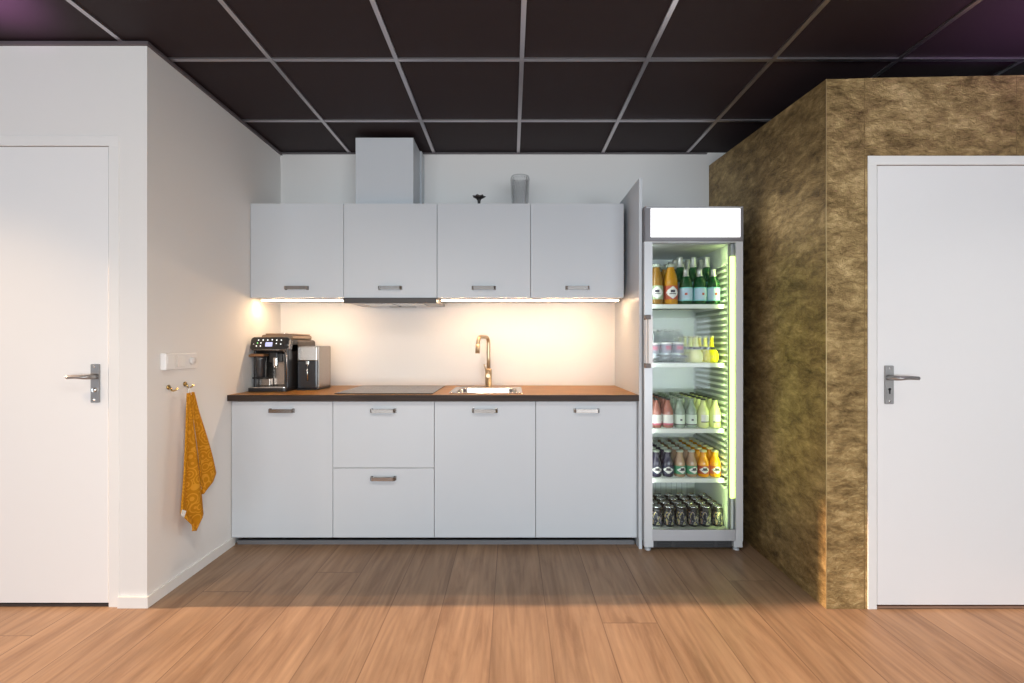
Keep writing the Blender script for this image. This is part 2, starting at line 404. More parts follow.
st('trim_3', 'dark angle strip along top of kitchen wall', bm, 'griddark')['category'] = 'ceiling trim'
# baseboards
bm = new(); box(bm, XL, XL+.012, YL+.0001, 2.70, 0, .050); box(bm, DLx1+fr+.001, XL+.012, YL-.012, YL, 0, .050)
st('baseboard_left', 'low white skirting round the left wall corner', bm, 'trimpaint')['category'] = 'skirting'

# gold wall block (a room in the room, lower than the ceiling)
DRx0, DRx1 = 1.644, 2.524; DRt = 1.998; frr = .040
def ztop(y): return 2.384 + (y-YG)*(2.470-2.384)/(YB-YG)
bm = new()
prism(bm, [(YG, 0), (YB-.001, 0), (YB-.001, ztop(YB)), (YG, ztop(YG))], 'x', XG, XG+T)
zt2 = 2.384
def fpan(x0, x1, z0, z1a, z1b): prism(bm, [(x0, z0), (x1, z0), (x1, z1b), (x0, z1a)], 'y', YG, YG+T)
zr = lambda x: zt2 + (x-XG)*.020
fpan(XG+T, DRx0-frr, 0, zr(XG+T), zr(DRx0)); fpan(DRx0-frr, DRx1+frr, DRt+frr, zr(DRx0), zr(DRx1)); fpan(DRx1+frr, RX1, 0, zr(DRx1), zr(RX1))
bmesh.ops.remove_doubles(bm, verts=bm.verts[:], dist=1e-5)
st('wall_right', 'crinkled bronze foil wall on the right, stopping short of the ceiling', bm, 'gold')['category'] = 'wall'
bm = new(); box(bm, XG-.0012, XG+.0022, YG-.0012, YG+.0022, .002, 2.384, .0005)
st('trim_4', 'thin bright bead on the corner of the bronze wall', bm, 'goldedge')['category'] = 'corner trim'
# dark roof of that block
bm = new(); box(bm, XG+T+.002, RX1, YG+T+.002, YB-.01, 2.28, 2.33)
st('trim_5', 'roof panel of the bronze block', bm, 'shadowgap')['category'] = 'panel'

# doors
def door(n, x0, x1, top, y, hand, label, fw):
    """leaf between x0 and x1, hand -1 = lever points left, +1 = right"""
    d = thing('door_%d' % n, ((x0+x1)/2, y, 0), label, 'door', None, 'structure')
    def B(name, a, b, c, e, f, g, m, par=d, bev=.0015, label=None): return bobj(name, a, b, c, e, f, g, m, par, bev, label)
    B('door_leaf', x0+.0045, x1-.0045, y+.0005, y+.040, .018, top-.0035, 'paint')
    p = parent_loc(d)
    bm = new()
    for a, b in ((x0-fw, x0), (x1, x1+fw)): box(bm, a-p.x, b-p.x, -.003, T, 0, top, .001)
    box(bm, x0-fw-p.x, x1+fw-p.x, -.003, T, top, top+fw, .001)
    for a, b in ((x0-.0005, x0+.0042), (x1-.0042, x1+.0005)): box(bm, a-p.x, b-p.x, .005, .05, 0, top, 0, mi=1)
    box(bm, x0-p.x, x1-p.x, .005, .05, top-.0032, top+.0005, 0, mi=1)
    obj('door_frame', bm, ['trimpaint', mat('dark_door_seal_%d' % n, (.16, .11, .09), .7)], d)
    bm = new(); box(bm, x0-p.x, x1-p.x, .004, .06, .0005, .010, 0)
    obj('threshold', bm, mat('dark_threshold_%d' % n, (.05, .035, .03) if n == 1 else (.30, .17, .11), .6), d)
    return d
d1 = door(1, DLx0, DLx1, DLt, YL, -1, 'white flush door on the left with satin lever handle', fr)
d2 = door(2, DRx0, DRx1, DRt, YG, 1, 'white flush door in the bronze wall with dark lever handle', frr)
def handle_set(d, px, z0, z1, y, lz, hand, tip, kind):
    p = parent_loc(d); x = px-p.x
    bm = new(); prism(bm, rrect(x-.019, x+.019, z0, z1, .004), 'y', -.006, .0003)
    h = obj('handle_plate', bm, 'dhandle', d, label='satin metal handle plate')
    bm = new()
    pts = [(x+.004*(-hand), -.004, lz), (x+.004*(-hand), -.030, lz), (x-.001*hand, -.046, lz), (x+.012*hand, -.052, lz)]
    n = 8
    for i in range(1, n+1): pts.append((x+hand*(.012+(tip-.012)*i/n), -.052, lz+.002*math.sin(PI*i/n)))
    tube(bm, pts, .0095, 12, radii=[.0125, .011, .0105, .0095]+[.0092-.0012*i/n for i in range(n)])
    obj('lever', bm, 'dhandle', h)
    bm = new()
    if kind == 'key':
        m2 = Matrix.Rotation(PI/2, 4, 'X')
        lathe(bm, [(0, 0), (.0055, 0), (.0055, .002), (0, .002)], 14, (x, -.0062, lz-.052), mtx=m2)
        box(bm, x-.003, x+.003, -.0082, -.0062, lz-.073, lz-.052)
        obj('keyhole', bm, 'shadowgap', h)
    else:
        m2 = Matrix.Rotation(PI/2, 4, 'X')
        lathe(bm, [(0, 0), (.010, 0), (.010, .004), (.008, .006), (0, .006)], 16, (x, -.0062, lz-.060), mtx=m2)
        box(bm, x-.003, x+.003, -.022, -.012, lz-.069, lz-.051, .001)
        obj('turn_knob', bm, 'chrome', h)
    bm = new()
    for zz in (z0+.012, z1-.012):
        lathe(bm, [(0, 0), (.0042, 0), (.0036, .002), (0, .002)], 10, (x, -.0062, zz), mtx=Matrix.Rotation(PI/2, 4, 'X'))
    obj('screws', bm, 'chrome', h)
handle_set(d1, (96-511)*YL/455, 1.192-58.5*YL/455, 1.192-20*YL/455, YL, 1.192-32.5*YL/455, -1, .082, 'turn')
handle_set(d2, (888.5-511)*YG/455, 1.192-60*YG/455, 1.192-21.5*YG/455, YG, 1.192-33.5*YG/455, 1, .090, 'key')

# the rest of the room, behind the camera
bm = new(); box(bm, RX0-T, RX1+T, RY0-T, RY0, 0, .25); box(bm, RX0-T, RX1+T, RY0-T, RY0, 2.35, CEIL)
for a, b in ((RX0-T, -3.9), (-.2, .2), (4.2, RX1+T)): box(bm, a, b, RY0-T, RY0, .25, 2.35)
st('wall_front', 'white wall behind the viewer with two wide windows', bm, 'wall')['category'] = 'wall'
bm = new(); box(bm, RX1, RX1+T, RY0-T, YG, 0, CEIL)
st('wall_side_right', 'white side wall of the room at right', bm, 'wall')['category'] = 'wall'
bm = new(); box(bm, RX0-T, RX0, RY0, -1.9, 0, CEIL); box(bm, RX0-T, RX0, 2.2, 2.3, 0, CEIL)
st('wall_side_left', 'white side wall of the room beside the glazed front', bm, 'wall')['category'] = 'wall'
for i, (a, b) in enumerate(((-3.9, -.2), (.2, 4.2))):
    w = thing('window_%d' % (i+1), ((a+b)/2, RY0-.05, .25), 'wide window behind the viewer', 'window', None, 'structure')
    bm = new(); hw = (b-a)/2-.002
    for x in (-hw, -.02, hw-.05): box(bm, x, x+.05, -.03, .03, .002, 2.098)
    for z in (.002, 2.048): box(bm, -hw, hw, -.03, .03, z, z+.05)
    obj('window_frame', bm, 'trimpaint', w)
    bm = new(); box(bm, -hw+.04, hw-.04, -.003, .003, .04, 2.06); obj('pane', bm, 'clearw', w)

# ---------------------------------------------------------------- cabinets
D0 = 2.680                            # face of the base doors
def bar_handle(parent, cx, z, yface, w=.146):
    """bow handle, its face 28 mm in front of the door"""
    p = parent_loc(parent)
    bm = new()
    hw = w/2; path = []
    x = cx-p.x; y = yface-p.y; zz = z-p.z
    poly = [(x-hw, y), (x-hw, y-.018), (x-hw+.010, y-.027), (x+hw-.010, y-.027), (x+hw, y-.018), (x+hw, y),
            (x+hw-.006, y), (x+hw-.006, y-.016), (x+hw-.013, y-.021), (x-hw+.013, y-.021), (x-hw+.006, y-.016), (x-hw+.006, y)]
    prism(bm, poly, 'z', zz-.0105, zz+.0105)
    box(bm, x-hw-.003, x-hw+.012, y-.004, y-.0002, zz-.013, zz+.013, .001)
    box(bm, x+hw-.012, x+hw+.003, y-.004, y-.0002, zz-.013, zz+.013, .001)
    return obj('handle', bm, 'handle', parent, label='satin nickel bow handle')
def carcass(name, x0, x1, y0, y1, z0, z1, parent, m='cabside', t=.016, open_top=False):
    bm = new(); p = parent_loc(parent)
    box(bm, x0-p.x, x0+t-p.x, y0-p.y, y1-p.y, z0-p.z, z1-p.z)
    box(bm, x1-t-p.x, x1-p.x, y0-p.y, y1-p.y, z0-p.z, z1-p.z)
    box(bm, x0+t-p.x, x1-t-p.x, y0-p.y, y1-p.y, z0-p.z, z0+t-p.z)
    if not open_top: box(bm, x0+t-p.x, x1-t-p.x, y0-p.y, y1-p.y, z1-t-p.z, z1-p.z)
    box(bm, x0+t-p.x, x1-t-p.x, y1-t-p.y, y1-p.y, z0+t-p.z, z1-t-p.z)
    return obj(name, bm, m, parent)
BX = -1.647; PW = .5975
ZB0, ZB1 = .052, .853
base_labels = ['white base cabinet with one tall door under the coffee machine', 'white base cabinet with two drawers under the hob',
               'white base cabinet with one tall door under the sink', 'white base cabinet with one tall door beside the drinks fridge']
for i in range(4):
    x0 = BX+PW*i; x1 = x0+PW; nm = 'drawer_cabinet' if i == 1 else 'base_cabinet'
    t = thing(nm, ((x0+x1)/2, D0, .05), base_labels[i], 'cabinet', 'base cabinets under the worktop')
    carcass('body', x0+.0005, x1-.0005, D0+.0195, YB-.004, ZB0+.004, ZB1+.006, t, 'shadowgap', open_top=True)  # near-black carcass paints the shade in the gaps round doors and plinth
    g = .0016
    if i == 1:
        zs = .4617
        for a, b, hz in ((ZB0, zs-g, .402), (zs+g, ZB1, .800)):
            dr = bobj('drawer', x0+g, x1-g, D0, D0+.019, a, b, 'cab', t, .001); bar_handle(dr, (x0+x1)/2-.0, hz, D0)
    else:
        dr = bobj('door', x0+g, x1-g, D0, D0+.019, ZB0, ZB1, 'cab', t, .001); bar_handle(dr, (x0+x1)/2, .800, D0)
bm = new(); box(bm, BX+.02, .735, D0+.025, D0+.041, 0, .026, .001)
tag(obj('plinth', bm, 'plinth'), 'low grey plinth strip on the floor beneath the base cabinets', 'plinth')
# worktop with sink cut-out
WT0, WT1, WY0 = .860, .895, 2.645
SX0, SX1, SY0, SY1 = -.377, .070, 2.735, 3.125
wx0, wx1 = -1.649, .7440
bm = new(); b = bmesh.new()
hx0, hx1, hy0, hy1 = SX0+.02, SX1-.02, SY0+.02, SY1-.045
for (a, c, d, e) in ((wx0, hx0, WY0, YB-.001), (hx1, wx1, WY0, YB-.001), (hx0, hx1, WY0, hy0), (hx0, hx1, hy1, YB-.001)):
    box(bm, a, c, d, e, WT0+.0005, WT1)
bmesh.ops.remove_doubles(bm, verts=bm.verts[:], dist=1e-5)
w = obj('worktop', bm, 'wtop'); tag(w, 'long oiled brown wooden worktop lying on the base cabinets', 'worktop')
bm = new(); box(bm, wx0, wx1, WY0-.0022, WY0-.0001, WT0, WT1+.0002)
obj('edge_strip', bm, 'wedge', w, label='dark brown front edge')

# wall cabinets
U0 = 2.875; UX = -1.648; UW = .5905; UZ0, UZ1 = 1.486, 2.077+.0
UZ1 = 1.192+140.5*U0/455; UZ0 = 1.192+46.3*U0/455
ul = ['white wall cabinet in the corner above the coffee machine', 'white wall cabinet above the extractor hood, carrying the white duct box',
      'white wall cabinet above the sink, with a glass vase on top', 'white wall cabinet next to the tall white side panel']
for i in range(4):
    x0 = UX+UW*i; x1 = x0+UW
    t = thing('wall_cabinet', ((x0+x1)/2, U0, UZ0), ul[i], 'cabinet', 'wall cabinets in a row')
    carcass('body', x0+.0005, x1-.0005, U0+.0195, YB-.002, UZ0+(.002), UZ1-.001, t)
    dr = bobj('door', x0+.0016, x1-.0016, U0, U0+.019, UZ0, UZ1, 'cab', t, .001)
    bar_handle(dr, (x0+x1)/2, 1.546, U0)
# LED strips under the wall cabinets
for (a, b, lab) in ((UX+.03, UX+UW-.012, 'warm light strip under the corner wall cabinet, left of the hood'),
                    (UX+2*UW+.012, UX+4*UW-.012, 'long warm light strip under the two wall cabinets right of the hood')):
    t = thing('led_light_strip', ((a+b)/2, 2.955, UZ0), lab, 'light', 'light strips under the wall cabinets')
    bobj('profile', a, b, 2.945, 2.967, UZ0-.010, UZ0+.0015, 'white', t)
    bobj('diffuser', a+.004, b-.004, 2.948, 2.964, UZ0-.0135, UZ0-.0102, 'led', t)
# extractor hood
hx0_, hx1_ = UX+UW+.002, UX+2*UW-.002
t = thing('extractor_hood', ((hx0_+hx1_)/2, U0, 1.45), 'slim steel extractor hood slung under the second wall cabinet from left', 'extractor hood')
bobj('hood_body', hx0_+.004, hx1_-.001, U0+.013, YB-.03, 1.456, UZ0-.001, mat('hood_grey', (.42, .41, .40), .35, metal=.5), t, .001)
bobj('front_bar', hx0_, hx1_, U0-.012, U0+.012, 1.450, UZ0-.0015, mat('dark_brushed_steel', (.055, .045, .04), .35, metal=.3), t, .002)
fb = new(); p = parent_loc(t)
for k in range(2):
    a = hx0_+.10+k*.20; box(fb, a-p.x, a+.185-p.x, U0+.05-p.y, U0+.27-p.y, 1.450-p.z, 1.4555-p.z, .001)
obj('grease_filter', fb, 'steel', t)
bobj('lamp_plate', hx0_+.21, hx1_-.2, U0+.29, U0+.345, 1.449, 1.4555, 'gloss', t, .001)
# duct box
t = thing('duct_box', (-.816, 3.1, UZ1), 'plain white duct box standing on the wall cabinet up to the ceiling', 'duct box')
bobj('casing', -1.009, -.634, 2.953, YB-.02, UZ1, 2.531, 'cab', t, .001)
bobj('back_strip', -.634+.0005, -.620, 3.16, YB-.001, UZ1, 2.531, 'cab', t, .0005)
# tall side panel
bm = new(); box(bm, .7448, .7625, 2.645, YB-.001, 0, 2.157, .0008)
tag(obj('side_panel', bm, 'cab'), 'tall thin white side panel between kitchen and drinks fridge', 'panel')

# hob
t = thing('induction_hob', (-.755, 2.95, WT1), 'flat black glass induction hob set in the worktop', 'hob')
bobj('glass_plate', -1.046, -.463, 2.692, 3.200, WT1+.0002, WT1+.006, 'hob', t, .002)
for cx, cy, r in ((-.9-.0+.755, -.12, .09), (-.61+.755, -.12, .075), (-.9+.755, .12, .075), (-.61+.755, .12, .095)):
    n = 32; bm = new()
    for i in range(n):
        a0, a1 = 2*PI*i/n, 2*PI*(i+1)/n
        vs = [bm.verts.new((cx+rr*math.cos(a), cy+rr*math.sin(a), .0063)) for rr, a in ((r, a0), (r, a1), (r-.003, a1), (r-.003, a0))]
        bm.faces.new(vs)
    obj('ring_marking', bm, 'hobmark', t)

# sink
t = thing('sink', ((SX0+SX1)/2, (SY0+SY1)/2, WT1), 'small steel sink let into the worktop below the tap', 'sink')
p = parent_loc(t)
bm = new(); z = .0035
def rr3(x0, x1, y0, y1, r, zz, n=5): return [(a, b_, zz) for a, b_ in rrect(x0, x1, y0, y1, r, n)]
sx, sy = (SX1-SX0)/2, (SY1-SY0)/2
loops = [rr3(-sx, sx, -sy, sy, .015, .0003), rr3(-sx+.001, sx-.001, -sy+.001, sy-.001, .015, z), rr3(-sx+.032, sx-.032, -sy+.032, sy-.072, .05, z),
         rr3(-sx+.036, sx-.036, -sy+.036, sy-.076, .05, -.004), rr3(-sx+.046, sx-.046, -sy+.046, sy-.086, .055, -.13), rr3(-sx+.075, sx-.075, -sy+.075, sy-.115, .05, -.15)]
vl = [[bm.verts.new(q) for q in L] for L in loops]
for a, b_ in zip(vl, vl[1:]):
    for i in range(len(a)):
        j = (i+1) % len(a); f = bm.faces.new((a[i], a[j], b_[j], b_[i])); f.smooth = True
bm.faces.new(vl[-1])
obj('basin', bm, 'steel', t)
bm = new(); lathe(bm, [(0, .0), (.036, .0), (.038, .003), (.030, .004), (.026, .001), (0, .001)], 24, (0, -.02, -.1492)); obj('drain', bm, 'chrome', t)

# tap
FX, FY = -.157, 3.172
t = thing('kitchen_tap', (FX, FY, WT1), 'tall brass-toned mixer tap with bent spout behind the sink', 'tap')
bm = new(); lathe(bm, [(0, .0005), (.027, .0005), (.027, .004), (.0235, .006), (.0235, .118), (.021, .124), (.013, .126), (0, .126)], 24); obj('tap_body', bm, 'tap', t)
bm = new(); pts = [(0, 0, .12), (0, 0, .20), (0, 0, .30)]
dx, dy = -.062, -.165
for i in range(1, 11):
    a = PI*.5*i/10; k = .035
    pts.append((dx*(k/.176)*(1-math.cos(a)), dy*(k/.176)*(1-math.cos(a)), .300+.044*math.sin(a)))
pts += [(dx*.55, dy*.55, .346)]
for i in range(1, 9):
    a = math.radians(84)*i/8
    pts.append((dx*(.72+.26*math.sin(a)), dy*(.72+.26*math.sin(a)), .346-.045*(1-math.cos(a))))
pts += [(dx*1.0, dy*1.0, .28)]
tube(bm, pts, .0125, 16); obj('spout', bm, 'tap', t)
bm = new(); tube(bm, [(dx*1.0, dy*1.0, .296), (dx*1.03, dy*1.02, .235)], .0150, 16); obj('spray_head', bm, 'tap', t)
bm = new(); tube(bm, [(.0, -.018, .078), (.0, -.043, .078)], .014, 16)
tube(bm, [(-.004, -.036, .085), (-.018, -.050, .128), (-.028, -.060, .158)], .0042, 10); obj('lever', bm, 'tap', t)

# ---------------------------------------------------------------- coffee machine
CX0, CX1, CY = -1.632, -1.388, 2.83
cxm = (CX0+CX1)/2
t = thing('coffee_machine', (cxm, CY, WT1), 'black bean-to-cup coffee machine with lit control panel in the worktop corner', 'coffee machine')
hw = .118
# rear casing
bm = new(); prism(bm, rrect(-hw+.004, hw, .002, .325, .02, 4), 'y', .15, .405); obj('rear_casing', bm, 'bronzed', t)
bm = new()                               # side cheeks and top bridge
box(bm, hw-.026, hw, .012, .150, .02, .30, .006); box(bm, -hw+.004, -hw+.018, .04, .150, .02, .30, .004)
box(bm, -hw+.004, hw, .05, .150, .245, .325, .006)
obj('front_housing', bm, 'black', t)
bm = new(); box(bm, -.028+.0, hw-.030, .120, .149, .03, .235, .004)
box(bm, -.090, -.030, .132, .149, .03, .24, .003)
obj('chrome_back_plate', bm, 'champ', t)
bm = new(); tube(bm, [(hw-.030, .008, .26), (hw-.012, .006, .245), (hw-.006, .006, .20), (hw-.006, .006, .06)], .0035, 8)
tube(bm, [(-hw+.01, .010, .262), (hw-.030, .008, .26)], .003, 8)
obj('chrome_trim', bm, 'champ', t)
# control panel, leaning back
cp = new(); R = Matrix.Translation((0, .006, .262)) @ Matrix.Rotation(math.radians(-16), 4, 'X')
b = bmesh.new(); prism(b, rrect(-.119, .119, .0, .080, .018, 5), 'y', 0, .05); merge(cp, b, 0, R)
pan = obj('control_panel', cp, 'gloss', t)
b = bmesh.new(); prism(b, rrect(-.122, .122, -.003, .083, .02, 5), 'y', .006, .016); rm = new(); merge(rm, b, 0, R); obj('silver_rim', rm, 'champ', pan)
def icon(x, z, s=.0052, mi=0):
    b = bmesh.new(); prism(b, rrect(x-s, x+s, z-s, z+s, s*.5, 2), 'y', -.0015, -.0002); ib = new(); merge(ib, b, 0, R); obj('button_icon', ib, ['icon', 'icong'][mi], pan)
for k in range(6): icon(-.072+.0285*k, .062+(.002 if k == 3 else 0), .0036)
for x, z, mi in ((-.076, .043, 1), (-.055, .043, 0), (-.080, .023, 0), (-.055, .023, 0), (.042, .040, 0), (.070, .036, 0)): icon(x, z, .0031, mi)
for x in (-.1,): icon(x, .036, .0015)
b = bmesh.new(); prism(b, rrect(-.026, .018, .020, .048, .003, 3), 'y', -.0015, -.0002); lb = new(); merge(lb, b, 0, R); obj('display', lb, 'lcd', pan)
# top
bm = new(); prism(bm, rrect(-.100, .100, 0, .03, .012, 4), 'y', .10, .38); tt = obj('top_cover', bm, 'bronze', t); tt.location = (.004, 0, .3255)
bm = new(); box(bm, -.094, .020, .14, .33, .3557, .366, .004); box(bm, .028, .104, .12, .36, .3557, .364, .004); obj('bean_lid', bm, 'bronze', t)
bm = new(); box(bm, .0205, .0275, .15, .2, .3557, .372, .002); obj('lid_catch', bm, 'chrome', t)
# spout
bm = new(); box(bm, -.022, .030, .05, .118, .180, .245, .006); obj('dispenser', bm, 'black', t)
bm = new(); box(bm, .006, .034, .040, .060, .155, .212, .006)
for x in (.012, .027): tube(bm, [(x, .05, .157), (x, .05, .142)], .004, 8)
obj('coffee_spout', bm, 'chrome', t)
# milk carafe
bm = new(); lathe(bm, [(0, .088), (.030, .088), (.032, .094), (.034, .20), (.036, .218), (0, .218)], 20, (-.078, .055, 0)); mc = obj('milk_carafe', bm, 'smoke', t)
bm = new(); box(bm, -.128, -.040, .020, .090, .2185, .236, .007); box(bm, -.150, -.118, .03, .07, .214, .231, .006); obj('carafe_lid', bm, 'copper', mc)
bm = new(); box(bm, -.118, -.046, .030, .085, .078, .0875, .003); obj('carafe_foot', bm, 'black', mc)
bm = new(); box(bm, -.100, -.03, .075, .13, .030, .077, .004); obj('carafe_stand', bm, 'champ', t)
# drip tray
bm = new(); prism(bm, rrect(-.124, .120, -.016, .148, .02, 4), 'z', .002, .024); obj('drip_tray', bm, 'black', t)
bm = new(); prism(bm, rrect(-.117, .113, -.010, .115, .016, 4), 'z', .0242, .0290)
obj('drip_grille', bm, 'steel', t)
for x in (-.1, .1):
    for y in (.02, .37):
        bm = new(); lathe(bm, [(0, 0), (.012, 0), (.012, .0019), (0, .0019)], 12, (x, y, .0002)); obj('rubber_foot', bm, 'black', t)

# milk cooler
KX0, KX1, KY0, KY1 = -1.374, -1.243, 2.925, 3.135
t = thing('milk_cooler', ((KX0+KX1)/2, KY0, WT1), 'brushed metal milk cooler with dark front standing right of the coffee machine', 'milk cooler')
kw = (KX1-KX0)/2
bm = new(); prism(bm, rrect(-kw+.004, kw, .008, .283, .006, 3), 'y', .018, .21); obj('casing', bm, 'champ', t)
bm = new(); box(bm, -kw, kw-.006, .002, .0175, .190, .280, .004); obj('front_band', bm, 'champ', t)
bm = new(); box(bm, -kw, kw-.006, .0, .0175, .010, .189, .006); fw_ = obj('front_window', bm, 'smoke', t)
bm = new(); box(bm, -.010, .012, -.008, -.0003, .165, .186, .003); tube(bm, [(.001, -.006, .165), (.004, -.006, .06)], .004, 8); obj('milk_tube', bm, 'chrome', fw_)
bm = new(); box(bm, -kw+.001, kw-.007, -.012, .015, .0005, .0095, .002); box(bm, -kw+.004, kw, .0155, .208, .0005, .0075, .002); obj('foot_plate', bm, 'black', t)

# ---------------------------------------------------------------- things on the wall cabinets
bm = new(); vr = []
prof = [(0, 0), (.045, 0), (.050, .004)]
n = 18
for i in range(n+1):
    f = i/n; prof.append((.050+.011*f**.8+(.0016 if i % 2 else 0), .008+.195*f))
prof += [(.0605, .206), (.058, .204)]
for i in range(n, -1, -1):
    f = i/n; prof.append((.0455+.011*f**.8, .014+.19*f))
prof += [(0, .014)]
lathe(bm, prof, 28)
v = obj('glass_vase', bm, 'vase'); v.location = ((520-511)*2.985/455, 2.985, UZ1)
tag(v, 'textured clear grey glass vase standing on the wall cabinets', 'vase')
bm = new()
for j in range(8):
    for i in range(20):
        a = 2*PI*(i+.5*(j % 2))/20; z = .022+.024*j; r = .051+.011*(z/.2)**.8
        m2 = Matrix.Translation((r*math.cos(a), r*math.sin(a), z)) @ Matrix.Rotation(a, 4, 'Z') @ Matrix.Rotation(PI/2, 4, 'Y')
        lathe(bm, [(.0045, 0), (.003, .0022), (0, .003)], 6, mtx=m2)
obj('bead_relief', bm, 'bead', v)
bm = new(); lathe(bm, [(0, 0), (.020, 0), (.014, .006), (.009, .020), (.010, .040), (.018, .054), (.040, .066), (.038, .069), (.012, .060), (0, .058)], 28)
for v_ in bm.verts:                       # petal rim
    r_ = math.hypot(v_.co.x, v_.co.y)
    if r_ > .03: k = 1+.12*math.cos(7*math.atan2(v_.co.y, v_.co.x)); v_.co.z += +.0025*math.cos(7*math.atan2(v_.co.y, v_.co.x)); v_.co.x *= k; v_.co.y *= k
o = obj('small_ornament', bm, 'black'); o.location = ((479-511)*2.95/455, 2.95, UZ1)
tag(o, 'tiny black flared ornament on the wall cabinets, left of the glass vase', 'ornament')

# ---------------------------------------------------------------- left wall fittings
t = thing('thermostat', (XL, 2.170, 1.108), 'small white control box on the left wall before the switch plate', 'thermostat')
bm = new(); box(bm, .0003, .028, -.032, .032, -.040, .040, .005); obj('housing', bm, 'white', t)
bm = new(); box(bm, .0282, .0300, -.022, .022, -.010, .028, .0005); obj('front_cover', bm, 'trimpaint', t)
t = thing('light_switch', (XL, 2.298, 1.106), 'white double switch plate with rotary knob on the left wall', 'switch')
bm = new(); box(bm, .0003, .010, -.080, .080, -.040, .040, .004); obj('switch_plate', bm, 'white', t)
bm = new(); box(bm, .0102, .0145, -.066, -.014, -.027, .027, .002); obj('rocker', bm, 'trimpaint', t)
bm = new(); lathe(bm, [(0, 0), (.019, 0), (.017, .012), (0, .013)], 20, (.0102, .040, 0), mtx=Matrix.Rotation(PI/2, 4, 'Y')); obj('rotary_knob', bm, 'white', t)
def hook(y, z, lab):
    t = thing('wall_hook', (XL, y, z), lab, 'hook', 'brass hooks on the left wall')
    bm = new(); lathe(bm, [(0, 0.0003), (.012, .0003), (.012, .004), (.009, .006), (0, .006)], 16, mtx=Matrix.Rotation(PI/2, 4, 'Y')); obj('hook_plate', bm, 'brass', t)
    bm = new(); tube(bm, [(.005, 0, 0), (.012, 0, -.006), (.016, 0, -.016), (.026, 0, -.018), (.036, 0, -.014), (.045, 0, -.006)], .0042, 10, radii=[.006, .005, .004, .004, .004, .0055]); obj('prong', bm, 'brass', t)
hook(2.190, .984, 'empty brass hook on the left wall below the control box')
hook(2.300, .990, 'brass hook on the left wall carrying the ochre towel')

# towel, hung by its loop
t = thing('towel', (-1.612, 2.295, .97), 'ochre yellow patterned tea towel hanging from the right brass hook', 'towel')
def cloth(name, L, Rr, xoff, amp, waves, parent, ph=0.):
    """L, Rr: (px, py) edges from top to bottom, turned into depth and height on the plane x = xoff"""
    def conv(px, py, x=xoff):
        d = -x*455/(511-px); return d, 1.192-(py-344)*d/455
    def interp(E, s):
        k = s*(len(E)-1); i = min(int(k), len(E)-2); f = k-i
        return E[i][0]*(1-f)+E[i+1][0]*f, E[i][1]*(1-f)+E[i+1][1]*f
    nu, nv = 26, 44; b = new(); grid = []; p = parent_loc(parent)
    for j in range(nv+1):
        s = j/nv; a = conv(*interp(L, s)); c = conv(*interp(Rr, s)); row = []
        for i in range(nu+1):
            u = i/nu; k = min(1, s*2.2)
            x = xoff + amp*k*math.sin(u*waves*PI+ph+s*1.1) + .004*k*math.sin(7*s+5*u)
            x = max(x, XL+.012)
            row.append(b.verts.new((x-p.x, a[0]*(1-u)+c[0]*u-p.y, a[1]*(1-u)+c[1]*u-p.z)))
        grid.append(row)
    for j in range(nv):
        for i in range(nu):
            f = b.faces.new((grid[j][i], grid[j][i+1], grid[j+1][i+1], grid[j+1][i])); f.smooth = True
    o = obj(name, b, 'towel', parent)
    m = o.modifiers.new('thick', 'SOLIDIFY'); m.thickness = .005; m.offset = 0
    return o
cloth('front_fold', [(187, 393), (185, 424), (183, 454), (181.5, 484), (179.5, 514), (187, 522), (194, 530)],
      [(190.5, 393), (194, 424), (198, 454), (201, 478), (204, 498), (206, 515), (195, 531)], -1.590, .011, 3.2, t, .4)
cloth('rear_fold', [(190, 392), (192, 412), (195, 435), (198, 455), (200, 472), (201, 484), (202, 493)],
      [(194, 392), (199, 412), (206, 435), (212, 455), (217, 473), (215, 481), (203, 494)], -1.612, .008, 2.4, t, 1.8)
def conv2(px, py, x): d = -x*455/(511-px); return Vector((x, d, 1.192-(py-344)*d/455)) - Vector(t.location)
bm = new(); tube(bm, [conv2(188.5, 395, -1.595), conv2(188.6, 390, -1.600), conv2(189.5, 387.3, -1.607), conv2(190.6, 390, -1.612), conv2(191, 395, -1.605)], .002, 8); obj('hanging_loop', bm, 'fabricw', t)
q = [conv2(px, py, -1.573) for px, py in ((182, 509.5), (186.2, 511), (184, 517.5), (180.8, 515))]
bm = new(); A = [bm.verts.new(v_) for v_ in q]; B = [bm.verts.new(v_+Vector((.001, 0, 0))) for v_ in q]
bm.faces.new(A); bm.faces.new(B[::-1])
for i in range(4): bm.faces.new((A[i], B[i], B[(i+1) % 4], A[(i+1) % 4]))
obj('care_tag', bm, 'fabricw', t, label='small white care tag')

# ---------------------------------------------------------------- drinks fridge
FX0, FX1 = .766, 1.332; FD = 2.612     # outer width, face of the door
IX0, IX1 = .803, 1.272; IY0, IY1 = 2.672, 3.15; IZ0, IZ1 = .106, 1.775
fr_ = thing('drinks_fridge', ((FX0+FX1)/2, FD, 0), 'tall glass-door drinks fridge with lit white header beside the bronze wall', 'fridge')
p = parent_loc(fr_)
def FB(name, a, b, c, d, e, f, m, par=fr_, bev=.001, label=None): return bobj(name, a, b, c, d, e, f, m, par, bev, label)
bm = new()
def fb(a, b, c, d, e, f, mi=0): box(bm, a-p.x, b-p.x, c-p.y, d-p.y, e-p.z, f-p.z, 0, mi=mi)
fb(FX0, IX0-.003, IY0-.02, 3.205, .05, 1.975); fb(IX1+.003, FX1, IY0, 3.205, .05, 1.975); fb(1.312, FX1, IY0-.02, IY0, .05, 1.975)
